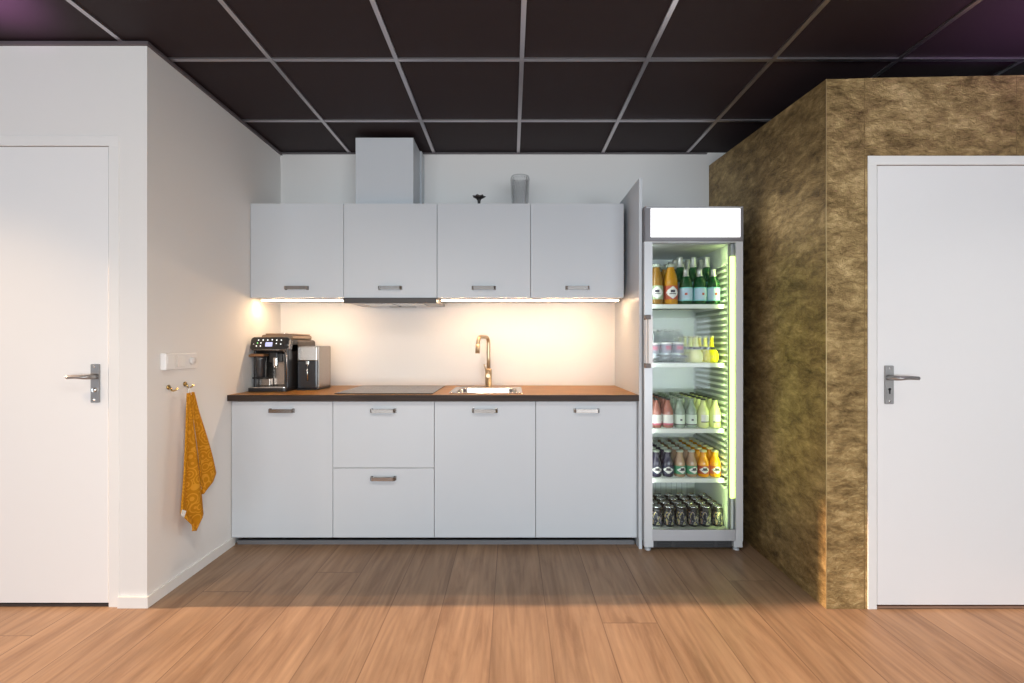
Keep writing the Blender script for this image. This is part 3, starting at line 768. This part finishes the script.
fb(IX0-.003, IX1+.003, IY1+.003, 3.205, .05, 1.975); fb(IX0-.003, IX1+.003, IY0-.02, IY1+.003, .05, IZ0-.003); fb(IX0-.003, IX1+.003, IY0-.02, IY1+.003, IZ1+.003, 1.975)
obj('cabinet_shell', bm, 'frame', fr_)
bm = new()
fb(IX0-.003, IX0, IY0-.018, IY1, IZ0, IZ1); fb(IX1, IX1+.003, IY0+.0, IY1, IZ0, IZ1)
fb(IX0-.003, IX1+.003, IY1, IY1+.003, IZ0, IZ1); fb(IX0-.003, IX1+.003, IY0-.018, IY1, IZ0-.003, IZ0); fb(IX0-.003, IX1+.003, IY0-.018, IY1, IZ1, IZ1+.003)
obj('inner_liner', bm, 'liner', fr_)
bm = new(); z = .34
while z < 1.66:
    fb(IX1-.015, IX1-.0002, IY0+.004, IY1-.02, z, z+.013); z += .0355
fb(IX1-.0012, IX1-.0001, IY0+.004, IY1-.02, .34, 1.67, 1); obj('ribbed_lining', bm, ['liner', mat('lining_gap_shade', (.30, .34, .29), .5)], fr_)  # backing panel in darker grey paints the shade between the ribs
bm = new(); z = .34
while z < 1.66:
    fb(IX0+.0002, IX0+.006, IY0+.004, IY1-.02, z, z+.016); z += .0355
fb(IX0+.0001, IX0+.0012, IY0+.004, IY1-.02, .34, 1.67); obj('ribbed_lining', bm, 'liner', fr_)
bm = new()
fb(IX0+.03, IX1-.05, IY1-.022, IY1-.001, .13, .34); 
for k in range(11): fb(IX0+.045+k*.036, IX0+.048+k*.036, IY1-.0235, IY1-.022, .14, .33, 1)
fb(IX0+.03, IX1-.05, IY1-.016, IY1-.001, .42, 1.70)
obj('air_duct', bm, ['liner', mat('duct_slot_grey', (.35, .38, .38), .5)], fr_)
# led
FB('led_light', 1.2700, 1.3000, IY0-.0380, IY0-.0300, .300, 1.700, 'fled', bev=0, label='glowing yellow-green light strip')
FB('led_housing', 1.2755, 1.3030, IY0-.0298, IY0-.0202, .110, 1.772, 'frame', bev=0)
FB('led_cable_cover', 1.274, 1.286, IY0-.038, IY0-.0300, .112, .298, 'shelfm', bev=.001)
# shelves
shz = [(1.4275, 'topmost'), (1.0815, 'second'), (.6945, 'third'), (.4030, 'lowest')]
for zt, nm in shz:
    bm = new()
    fb(IX0+.008, IX1-.017, IY0+.004, IY0+.009, zt-.026, zt-.002); fb(IX0+.008, IX1-.017, IY1-.03, IY1-.025, zt-.008, zt-.002)
    fb(IX0+.008, IX1-.017, (IY0+IY1)/2, (IY0+IY1)/2+.006, zt-.009, zt-.0045)
    for s in (IX0+.008, IX1-.022): fb(s, s+.005, IY0+.009, IY1-.03, zt-.014, zt-.002)
    k = IX0+.022
    while k < IX1-.02: fb(k, k+.0032, IY0+.009, IY1-.03, zt-.0043, zt-.001); k += .0125
    obj('wire_shelf', bm, 'shelfm', fr_)
# header
hz0, hz1 = 1.783, 1.981
bm = new()
prism(bm, [(FX0+.004-p.x, FD-.004-p.y), (FX1-p.x, FD-.004-p.y), (FX1-p.x, IY0-.021-p.y), (FX0-p.x, IY0-.021-p.y), (FX0-p.x, FD+.014-p.y)], 'z', hz0, hz1)
hd = obj('header_box', bm, 'framed', fr_)
FB('lit_sign', FX0+.035, FX1-.020, FD-.0085, FD-.0042, hz0+.022, hz1-.013, 'sign', hd, .0, 'blank glowing white sign panel')
FB('sign_bezel', FX0+.010, FX1-.006, FD-.0055, FD-.0041, hz1-.010, hz1-.002, 'frame', hd, 0)
# door
dz0, dz1 = .061, 1.781
sl, sr = .046, .040
bm = new()
fb(FX0, FX0+sl, FD, FD+.016, dz0, dz1); fb(FX1-sr, FX1, FD, FD+.014, dz0, dz1); 
fb(FX0+sl, FX1-sr, FD+.001, FD+.015, dz1-.006, dz1)
dr = obj('door', bm, 'framel', fr_)
FB('bottom_rail', FX0+sl+.0005, FX1-sr-.0005, FD+.002, FD+.016, dz0, .124, 'frame', dr, .001, 'grey bottom rail')
FB('door_glass', FX0+sl, FX1-sr, FD+.006, FD+.010, .1242, dz1-.0062, 'fglass', dr, 0)
FB('door_gasket', FX0+sl-.02, FX0+sl-.001, FD+.0165, FD+.034, .131, dz1-.007, 'black', dr, 0)
FB('door_gasket', FX1-sr+.012, FX1-sr+.03, FD+.0145, FD+.034, .131, dz1-.007, 'black', dr, 0)
# handle: vertical bar on two brackets
hzt, hzb = 1.192+28*FD/455, 1.192-23*FD/455
bm = new(); fb(FX0+.011, FX0+.034, FD-.044, FD-.030, hzb+.004, hzt-.004); fb(FX0-.001, FX0+.004, FD-.040, FD-.030, hzb+.004, hzt-.004)
hb = obj('door_handle', bm, ['white'], dr)
FB('handle_bracket', FX0-.004, FX0+.024, FD-.046, FD-.0005, hzt-.022, hzt+.004, 'hbr', dr, .002, 'grey upper handle bracket')
FB('handle_bracket', FX0-.004, FX0+.024, FD-.046, FD-.0005, hzb-.004, hzb+.022, 'hbr', dr, .002, 'grey lower handle bracket')
# base
bm = new(); fb(FX0+.02, FX1-.02, FD+.06, FD+.5, .016, .049)
obj('base_frame', bm, 'black', fr_)
bm = new()
fb(FX0+.055, FX1-.055, FD+.020, FD+.024, .016, .0605)
for k in range(4): fb(FX0+.08, FX1-.08, FD+.015, FD+.0198, .020+.010*k, .024+.010*k)
for x in (FX0+.16, FX1-.16): fb(x, x+.02, FD+.0145, FD+.0195, .02, .058)
obj('base_grille', bm, 'shadowgap', fr_)
for a, b in ((FX0+.002, FX0+.052), (FX1-.052, FX1-.002)):
    bm = new(); fb(a, b, FD+.002, FD+.038, .024, .0600)
    lathe(bm, [(0, 0), (.018, 0), (.018, .008), (.007, .010), (.007, .022), (0, .022)], 14, ((a+b)/2-p.x, FD+.03-p.y, .0004))
    obj('foot', bm, 'framel', fr_)
for a in (FX0+.08, FX1-.08):
    bm = new(); lathe(bm, [(0, 0), (.018, 0), (.018, .008), (.007, .010), (.007, .022), (0, .022)], 14, (a-p.x, 3.12-p.y, .0004)); obj('foot', bm, 'black', fr_)
FB('power_lead_box', FX0+.2, FX0+.3, 3.07, 3.2, .0505-.03, .049, 'black', bev=0)

# ---------------------------------------------------------------- drinks
def band(r, z0, z1, pick, seg=32, rows=12):
    """label wrapped round a bottle; PICK(u, v) gives the material slot, u 0 facing the glass door, -1..1 round the bottle, v -1..1 up"""
    b = new(); ring = []
    for j in range(rows+1):
        z = z0+(z1-z0)*j/rows
        ring.append([b.verts.new((r*math.sin(2*PI*i/seg), -r*math.cos(2*PI*i/seg), z)) for i in range(seg)])
    for j in range(rows):
        for i in range(seg):
            u = (i+.5)/seg*2; u = u-2 if u > 1 else u
            f = b.faces.new((ring[j][i], ring[j][(i+1) % seg], ring[j+1][(i+1) % seg], ring[j+1][i])); f.smooth = True
            f.material_index = pick(u, (j+.5)/rows*2-1)
    return b
def bottle(name, prof, body, capm, capprof, lab=None, loc=(0, 0, 0), extra=None):
    t = bpy.data.objects.new(name, None); COL.objects.link(t); t.empty_display_size = .03
    bm = new(); lathe(bm, prof, 22); obj('bottle_body', bm, body, t)
    bm = new(); lathe(bm, capprof, 18); obj('cap', bm, capm, t)
    if lab:
        bm, mats = lab; obj('label', bm, mats, t)
    if extra: extra(t)
    return t
def diamond(rows_, cols):                 # white lozenge with a small dark motif on a coloured band
    def f(u, v):
        d = abs(u)/.34+abs(v)/.98
        if d > 1: return 0
        if abs(u) < .10 and .05 < v < .42: return 2
        if abs(u) < .17 and -.22 < v < -.08: return 2
        return 1
    return f
def juice_large(bodym, bandm, cap):
    h, r = .243, .0415
    prof = [(0, 0), (r*.92, 0), (r, .005), (r, .125), (r*.97, .145), (r*.84, .172), (r*.62, .200), (r*.52, .214), (r*.52, .224), (0, .224)]
    cp_ = [(0, .2242), (r*.60, .2242), (r*.62, .230), (r*.62, .240), (r*.58, .243), (0, .2432)]
    lb = band(r+.0006, .030, .112, diamond(0, 0), 40, 16)
    return bottle('large_juice_bottle', prof, bodym, cap, cp_, (lb, [bandm, 'lw', 'ldark']))
def juice(k, bodym, bandm, h=.155, r=.0325, cap='cap_gold', name='juice_bottle'):
    s = h/.155
    prof = [(0, .0), (r*.9, .0), (r, .004), (r, .068*s), (r*.97, .082*s), (r*.78, .102*s), (r*.58, .118*s), (r*.52, .140*s), (r*.55, .144*s), (0, .144*s)]
    cp_ = [(0, .1445*s), (r*.62, .1445*s), (r*.64, .150*s), (r*.62, .155*s), (0, .1555*s)]
    lb = band(r+.0006, .018*s, .066*s, diamond(0, 0))
    return bottle(name, prof, bodym, cap, cp_, (lb, [bandm, 'lw', 'ldark']))
protos = {}
protos['berry'] = juice('berry', 'berry', 'lnavy', cap='cap_grey')
protos['apple'] = juice('apple', 'applej', 'lgreen', cap='cap_grey')
protos['orange'] = juice('orange', 'orange', 'lred')
protos['orangey'] = juice('orangey', 'orangey', 'lorange')
protos['bigamber'] = juice_large('amber', 'lgreenp', 'cap_grey')
protos['bigorange'] = juice_large('orangeb', 'lred', 'cap_grey')
def water(h, r, foil=True):
    prof = [(0, 0), (r*.92, 0), (r, .004), (r, h*.54), (r*.95, h*.61), (r*.76, h*.70), (r*.50, h*.78), (r*.37, h*.85), (r*.35, h*.93), (0, h*.93)]
    cp_ = [(r*.53, h*.79), (r*.42, h*.85), (r*.41, h*.93), (r*.42, h*.985), (r*.36, h), (0, h)]
    def pk(u, v):
        if abs(u) < .09 and abs(v-.0) < .17: return 2
        if abs(v) > .86: return 1
        return 0 if (abs(u) < .45) else 3
    lb = band(r+.0006, h*.10, h*.48, pk)
    return bottle('water_bottle', prof, 'grn', 'cap_silver', cp_, (lb, ['lblue', 'lteal', 'lred', 'lteal']))
protos['water_s'] = water(.212, .0375); protos['water_t'] = water(.300, .0405)
def pet():
    h, r = .198, .030
    prof = [(0, 0), (r*.9, 0), (r, .005), (r*.96, .03), (r, .06), (r, .12), (r*.85, .15), (r*.45, .178), (r*.42, .186), (0, .186)]
    cp_ = [(0, .1865), (r*.5, .1865), (r*.5, .198), (0, .1985)]
    lb = band(r+.0006, .055, .118, lambda u, v: 1 if abs(u) < .16 and abs(v) < .3 else (2 if v > .7 else 0))
    return bottle('clear_soft_drink_bottle', prof, 'clear', 'cap_silver', cp_, (lb, ['lpurple', 'lpink', 'lw']))
protos['pet'] = pet()
def pear(body):
    r = .0405
    prof = [(0, 0), (r*.7, 0), (r*.92, .010), (r, .028), (r*1.0, .045), (r*.86, .064), (r*.60, .081), (r*.38, .098), (r*.28, .116), (r*.26, .150), (0, .150)]
    cp_ = [(0, .1505), (r*.34, .1505), (r*.36, .156), (r*.30, .160), (0, .1605)]
    b_ = new()
    for kz, kr in ((.086, .62), (.078, .74)):
        pass
    lb = band(r*.66+.0012, .078, .094, lambda u, v: 0 if abs(u) < .3 else 1, rows=4)
    for v_ in lb.verts:                    # follow the shoulder
        k = (v_.co.z-.078)/.016; s = (r*.68-k*(r*.68-r*.44))/(r*.66+.0012); v_.co.x *= s; v_.co.y *= s
    return bottle('round_citrus_bottle', prof, body, 'cap_gold', cp_, (lb, ['ldark', 'lw']))
protos['pearp'] = pear('paley'); protos['peary'] = pear('yellow')
def soda(body, mats, pk, cap):
    h, r = .172, .0315
    prof = [(0, 0), (r*.9, 0), (r, .004), (r, .088), (r*.94, .102), (r*.62, .128), (r*.42, .146), (r*.40, .163), (0, .163)]
    cp_ = [(0, .1632), (r*.46, .1632), (r*.48, .168), (r*.42, .172), (0, .1725)]
    lb = band(r+.0006, .018, .078, pk)
    return bottle('soda_bottle', prof, body, cap, cp_, (lb, mats))
protos['pink'] = soda('pink', ['lw', 'lpink', 'ldark'], lambda u, v: 1 if v < -.65 else 0, 'cap_dark')
protos['cloud'] = soda('cloud', ['lmint', 'ldark', 'lw'], lambda u, v: 1 if v < -.78 or (abs(u) < .08 and abs(v) < .2) else 0, 'cap_grey')
protos['pale'] = soda('palel', ['palel', 'lw', 'ldark'], lambda u, v: (2 if -.55 < v < -.3 else 1) if abs(u) < .33 and v > -.55 else 0, 'cap_dark')
def can():
    t = bpy.data.objects.new('drink_can', None); COL.objects.link(t)
    r, h = .0315, .118
    bm = new(); lathe(bm, [(0, .002), (r*.75, .0), (r*.82, .001), (r, .010), (r, h-.022), (r*.86, h-.004), (r*.84, h-.004)], 24); obj('can_body', bm, 'black', t)
    obj('printed_band', band(r+.0004, .013, .088, lambda u, v: 0, 24, 6), 'can', t)
    bm = new(); lathe(bm, [(r*.865, h-.0045), (r*.865, h), (r*.78, h+.0005), (r*.74, h-.004), (0, h-.004)], 24); obj('can_lid', bm, 'canlid', t)
    bm = new(); box(bm, -.006, .006, -.012, .010, h-.0038, h-.002, .0008); obj('ring_pull', bm, 'canlid', t)
    bm = new(); lathe(bm, [(r*.45, h-.0035), (r*.30, h-.0030), (0, h-.0030)], 14, (0, -.009, 0)); obj('tear_panel', bm, 'cap_dark', t)
    return t
protos['can'] = can()

ordn = ['first', 'second', 'third', 'fourth', 'fifth', 'sixth']
used = set()
def place(key, x, y, z, label, cat, group):
    pr = protos[key]
    if key in used: o = copy_tree(pr)
    else: o = pr; used.add(key)
    o.location = (x, y, z+.0004); o.rotation_euler = (0, 0, random.uniform(-.35, .30)); tag(o, label, cat, group)
    return o
def rowname(j, n): return 'front row' if j == 0 else ('back row' if j == n-1 else ordn[j]+' row from front')
Y0 = 2.727
# top shelf
zs = shz[0][0]-.001
for i, key, what in ((0, 'bigamber', 'large amber juice bottle'), (1, 'bigorange', 'large orange juice bottle')):
    for j in range(4):
        place(key, .872+.087*i, Y0+.008+.088*j, zs, '%s on the top fridge shelf, %s' % (what, rowname(j, 4)), 'juice bottle', 'large juice bottles on the top shelf')
for i in range(3):
    col = ['leftmost', 'middle', 'rightmost'][i]; x = 1.048+.0822*i
    place('water_s', x, Y0, zs, 'small green water bottle at the front of the top fridge shelf, %s' % col, 'water bottle', 'green water bottles on the top shelf')
    for j in range(4):
        place('water_t', x-.004, Y0+.085+.085*j, zs, 'tall green water bottle on the top fridge shelf, %s column, %s' % (col, ['just behind the small ones', 'second tall row', 'third tall row', 'back row'][j]), 'water bottle', 'green water bottles on the top shelf')
# second shelf
zs = shz[1][0]-.001
for i in range(3):
    for j in range(4):
        place('pet', .862+.070*i+(.004*i), Y0+.012+.070*j, zs+(.0028 if i else 0), 'clear soft drink bottle on the second fridge shelf, %s column, %s' % (['left', 'middle', 'right'][i], rowname(j, 4)), 'soft drink bottle', 'clear bottles on the second shelf')
for i in range(2):
    for j in range(4):
        key = ('pearp', 'peary')[i]
        place(key, 1.108+.094*i, Y0+.002+.086*j, zs, '%s round-bellied citrus bottle on the second fridge shelf, %s' % (('pale', 'bright yellow')[i], rowname(j, 4)), 'soft drink bottle', 'round citrus bottles on the second shelf')
# low black tray round the clear bottles
bm = new(); x0, x1, y0, y1 = .897, 1.047, Y0-.026, Y0+.262
box(bm, x0, x1, y0, y1, zs+.0002, zs+.0024)
for a, b_, c, d in ((x0, x1, y0, y0+.003), (x0, x1, y1-.003, y1), (x0, x0+.003, y0, y1), (x1-.003, x1, y0, y1)): box(bm, a, b_, c, d, zs+.034, zs+.042)
for k in range(5):
    xx = x0+(x1-x0-.004)*k/4; box(bm, xx, xx+.004, y0, y0+.003, zs+.002, zs+.036)
for k in range(8):
    yy = y0+(y1-y0-.004)*k/7
    for xx in (x0, x1-.003): box(bm, xx, xx+.003, yy, yy+.004, zs+.002, zs+.036)
tag(obj('bottle_crate', bm, 'black'), 'low black open crate round the clear bottles on the second fridge shelf', 'crate')
# third and fourth shelves, floor of the fridge
def grid_of(keys, whats, zs, rows, x0, dx, dy, shelf, cat, group, y0=Y0):
    for i, (key, what) in enumerate(zip(keys, whats)):
        for j in range(rows):
            c = 'left' if i % 2 == 0 else 'right'
            place(key, x0+dx*i, y0+dy*j, zs, '%s on %s, %s of two columns, %s' % (what, shelf, c, rowname(j, rows)), cat, group)
grid_of(['pink', 'pink', 'cloud', 'cloud', 'pale', 'pale'], ['pink soda bottle']*2+['clear soda bottle']*2+['pale yellow soda bottle']*2, shz[2][0]-.001, 6, .869, .0706, .0695, 'third fridge shelf', 'soda bottle', 'soda bottles on the third shelf')
grid_of(['berry', 'berry', 'apple', 'apple', 'orange', 'orangey'], ['dark berry juice bottle']*2+['brown apple juice bottle']*2+['orange juice bottle']*2, shz[3][0]-.001, 6, .869, .0706, .0695, 'fourth fridge shelf', 'juice bottle', 'small juice bottles on the fourth shelf')
for i in range(6):
    for j in range(4):
        place('can', .873+.0728*i, Y0+.070*j, IZ0, 'dark printed can on fridge floor, %s column from left, %s' % (ordn[i], rowname(j, 4)), 'drink can', 'cans on the fridge floor')

# ---------------------------------------------------------------- lights
def area(name, loc, target, sx_, sy_, power, col, spread=None):
    l = bpy.data.lights.new(name, 'AREA'); l.shape = 'RECTANGLE'; l.size = sx_; l.size_y = sy_; l.energy = power; l.color = col
    if spread: l.spread = spread
    o = bpy.data.objects.new(name, l); COL.objects.link(o); o.location = loc
    o.rotation_euler = (Vector(target)-Vector(loc)).to_track_quat('-Z', 'Y').to_euler()
    return o
area('daylight_left_window', (-2.05, RY0+.06, 1.0), (-2.05, 0, .95), 3.5, 1.45, 108, (.84, .94, 1))
area('daylight_right_window', (2.2, RY0+.06, 1.0), (2.2, 0, .95), 3.8, 1.45, 170, (.84, .93, 1))
sun = bpy.data.lights.new('low_sun', 'SUN'); sun.energy = 9.0; sun.color = (1, .66, .42); sun.angle = math.radians(1.2)
so = bpy.data.objects.new('low_sun', sun); COL.objects.link(so)
so.rotation_euler = Vector((1, .006, -.34)).to_track_quat('-Z', 'Y').to_euler()
def lamp(name, loc, power, col, r=.12, kind='POINT', target=None, ang=120):
    l = bpy.data.lights.new(name, kind); l.energy = power; l.color = col; l.shadow_soft_size = r
    o = bpy.data.objects.new(name, l); COL.objects.link(o); o.location = loc
    if kind == 'SPOT':
        l.spot_size = math.radians(ang); l.spot_blend = .9
        o.rotation_euler = (Vector(target)-Vector(loc)).to_track_quat('-Z', 'Y').to_euler()
    return o
lamp('downlight_left', (-2.35, 1.2, 2.50), 50, (1, .68, .38), .05, 'SPOT', (-2.45, 1.45, 0), 96)
lamp('downlight_right', (2.15, 1.15, 2.50), 20, (1, .90, .82), .05, 'SPOT', (2.15, 1.2, 0), 105)
lamp('purple_ceiling_fill_left', (-2.14, 1.70, 2.10), 46, (.9, .42, 1), .06, 'SPOT', (-2.14, 1.702, 2.56), 78)  # unseen lamp added to give the left ceiling corner a purple glow
lamp('purple_ceiling_fill_right', (2.9, .9, 1.5), 330, (.75, .32, 1), .10, 'SPOT', (2.6, 1.25, 2.56), 72)  # its unseen counterpart, added for the purple on the right-hand tiles
lamp('return_wall_fill', (1.5, .2, 2.35), 70, (1, .82, .64), .15, 'SPOT', (-1.65, 2.5, 1.0), 46)  # added warm fill for the left return wall, no fixture
lamp('bronze_wall_fill', (-1.1, .3, 2.35), 60, (.96, .98, 1), .12, 'SPOT', (1.418, 2.55, 1.95), 30)  # added cool fill that makes the bright patch on the bronze side
lamp('lower_cabinet_fill', (-.3, .75, 2.50), 80, (1, .92, .84), .12, 'SPOT', (-.3, 1.75, 0), 118)  # unseen spot added to lift the base cabinets above the wall units
area('fridge_led_glow', (1.236, 2.664, .95), (1.255, 2.90, .95), .010, 1.62, 1.35, (.78, 1, .34))
area('fridge_left_fill', (.815, 2.66, .95), (1.0, 2.95, .95), .010, 1.62, .9, (.92, 1, .95))  # unseen lamp inside the left edge, no strip is built there

w = bpy.data.worlds.new('World'); S.world = w; w.use_nodes = True
bg = w.node_tree.nodes['Background']; bg.inputs[0].default_value = (.80, .88, 1, 1); bg.inputs[1].default_value = .7

# ---------------------------------------------------------------- camera
cam = bpy.data.cameras.new('camera'); cam.sensor_width = 36; cam.lens = 455/1024*36
cam.shift_x = 1/1024; cam.shift_y = 2.5/1024; cam.clip_start = .05
co = bpy.data.objects.new('camera', cam); COL.objects.link(co); co.location = (0, 0, 1.192); co.rotation_euler = (PI/2, 0, 0)
S.camera = co
vs = S.view_settings; vs.view_transform = 'Standard'; vs.look = 'None'; vs.gamma = 1; vs.use_curve_mapping = False; vs.exposure = 0.10
S.cycles.use_denoising = True
S.cycles.max_bounces = 10; S.cycles.transparent_max_bounces = 24; S.cycles.diffuse_bounces = 6
S.cycles.sample_clamp_indirect = 6
S.cycles.caustics_reflective = False; S.cycles.caustics_refractive = False
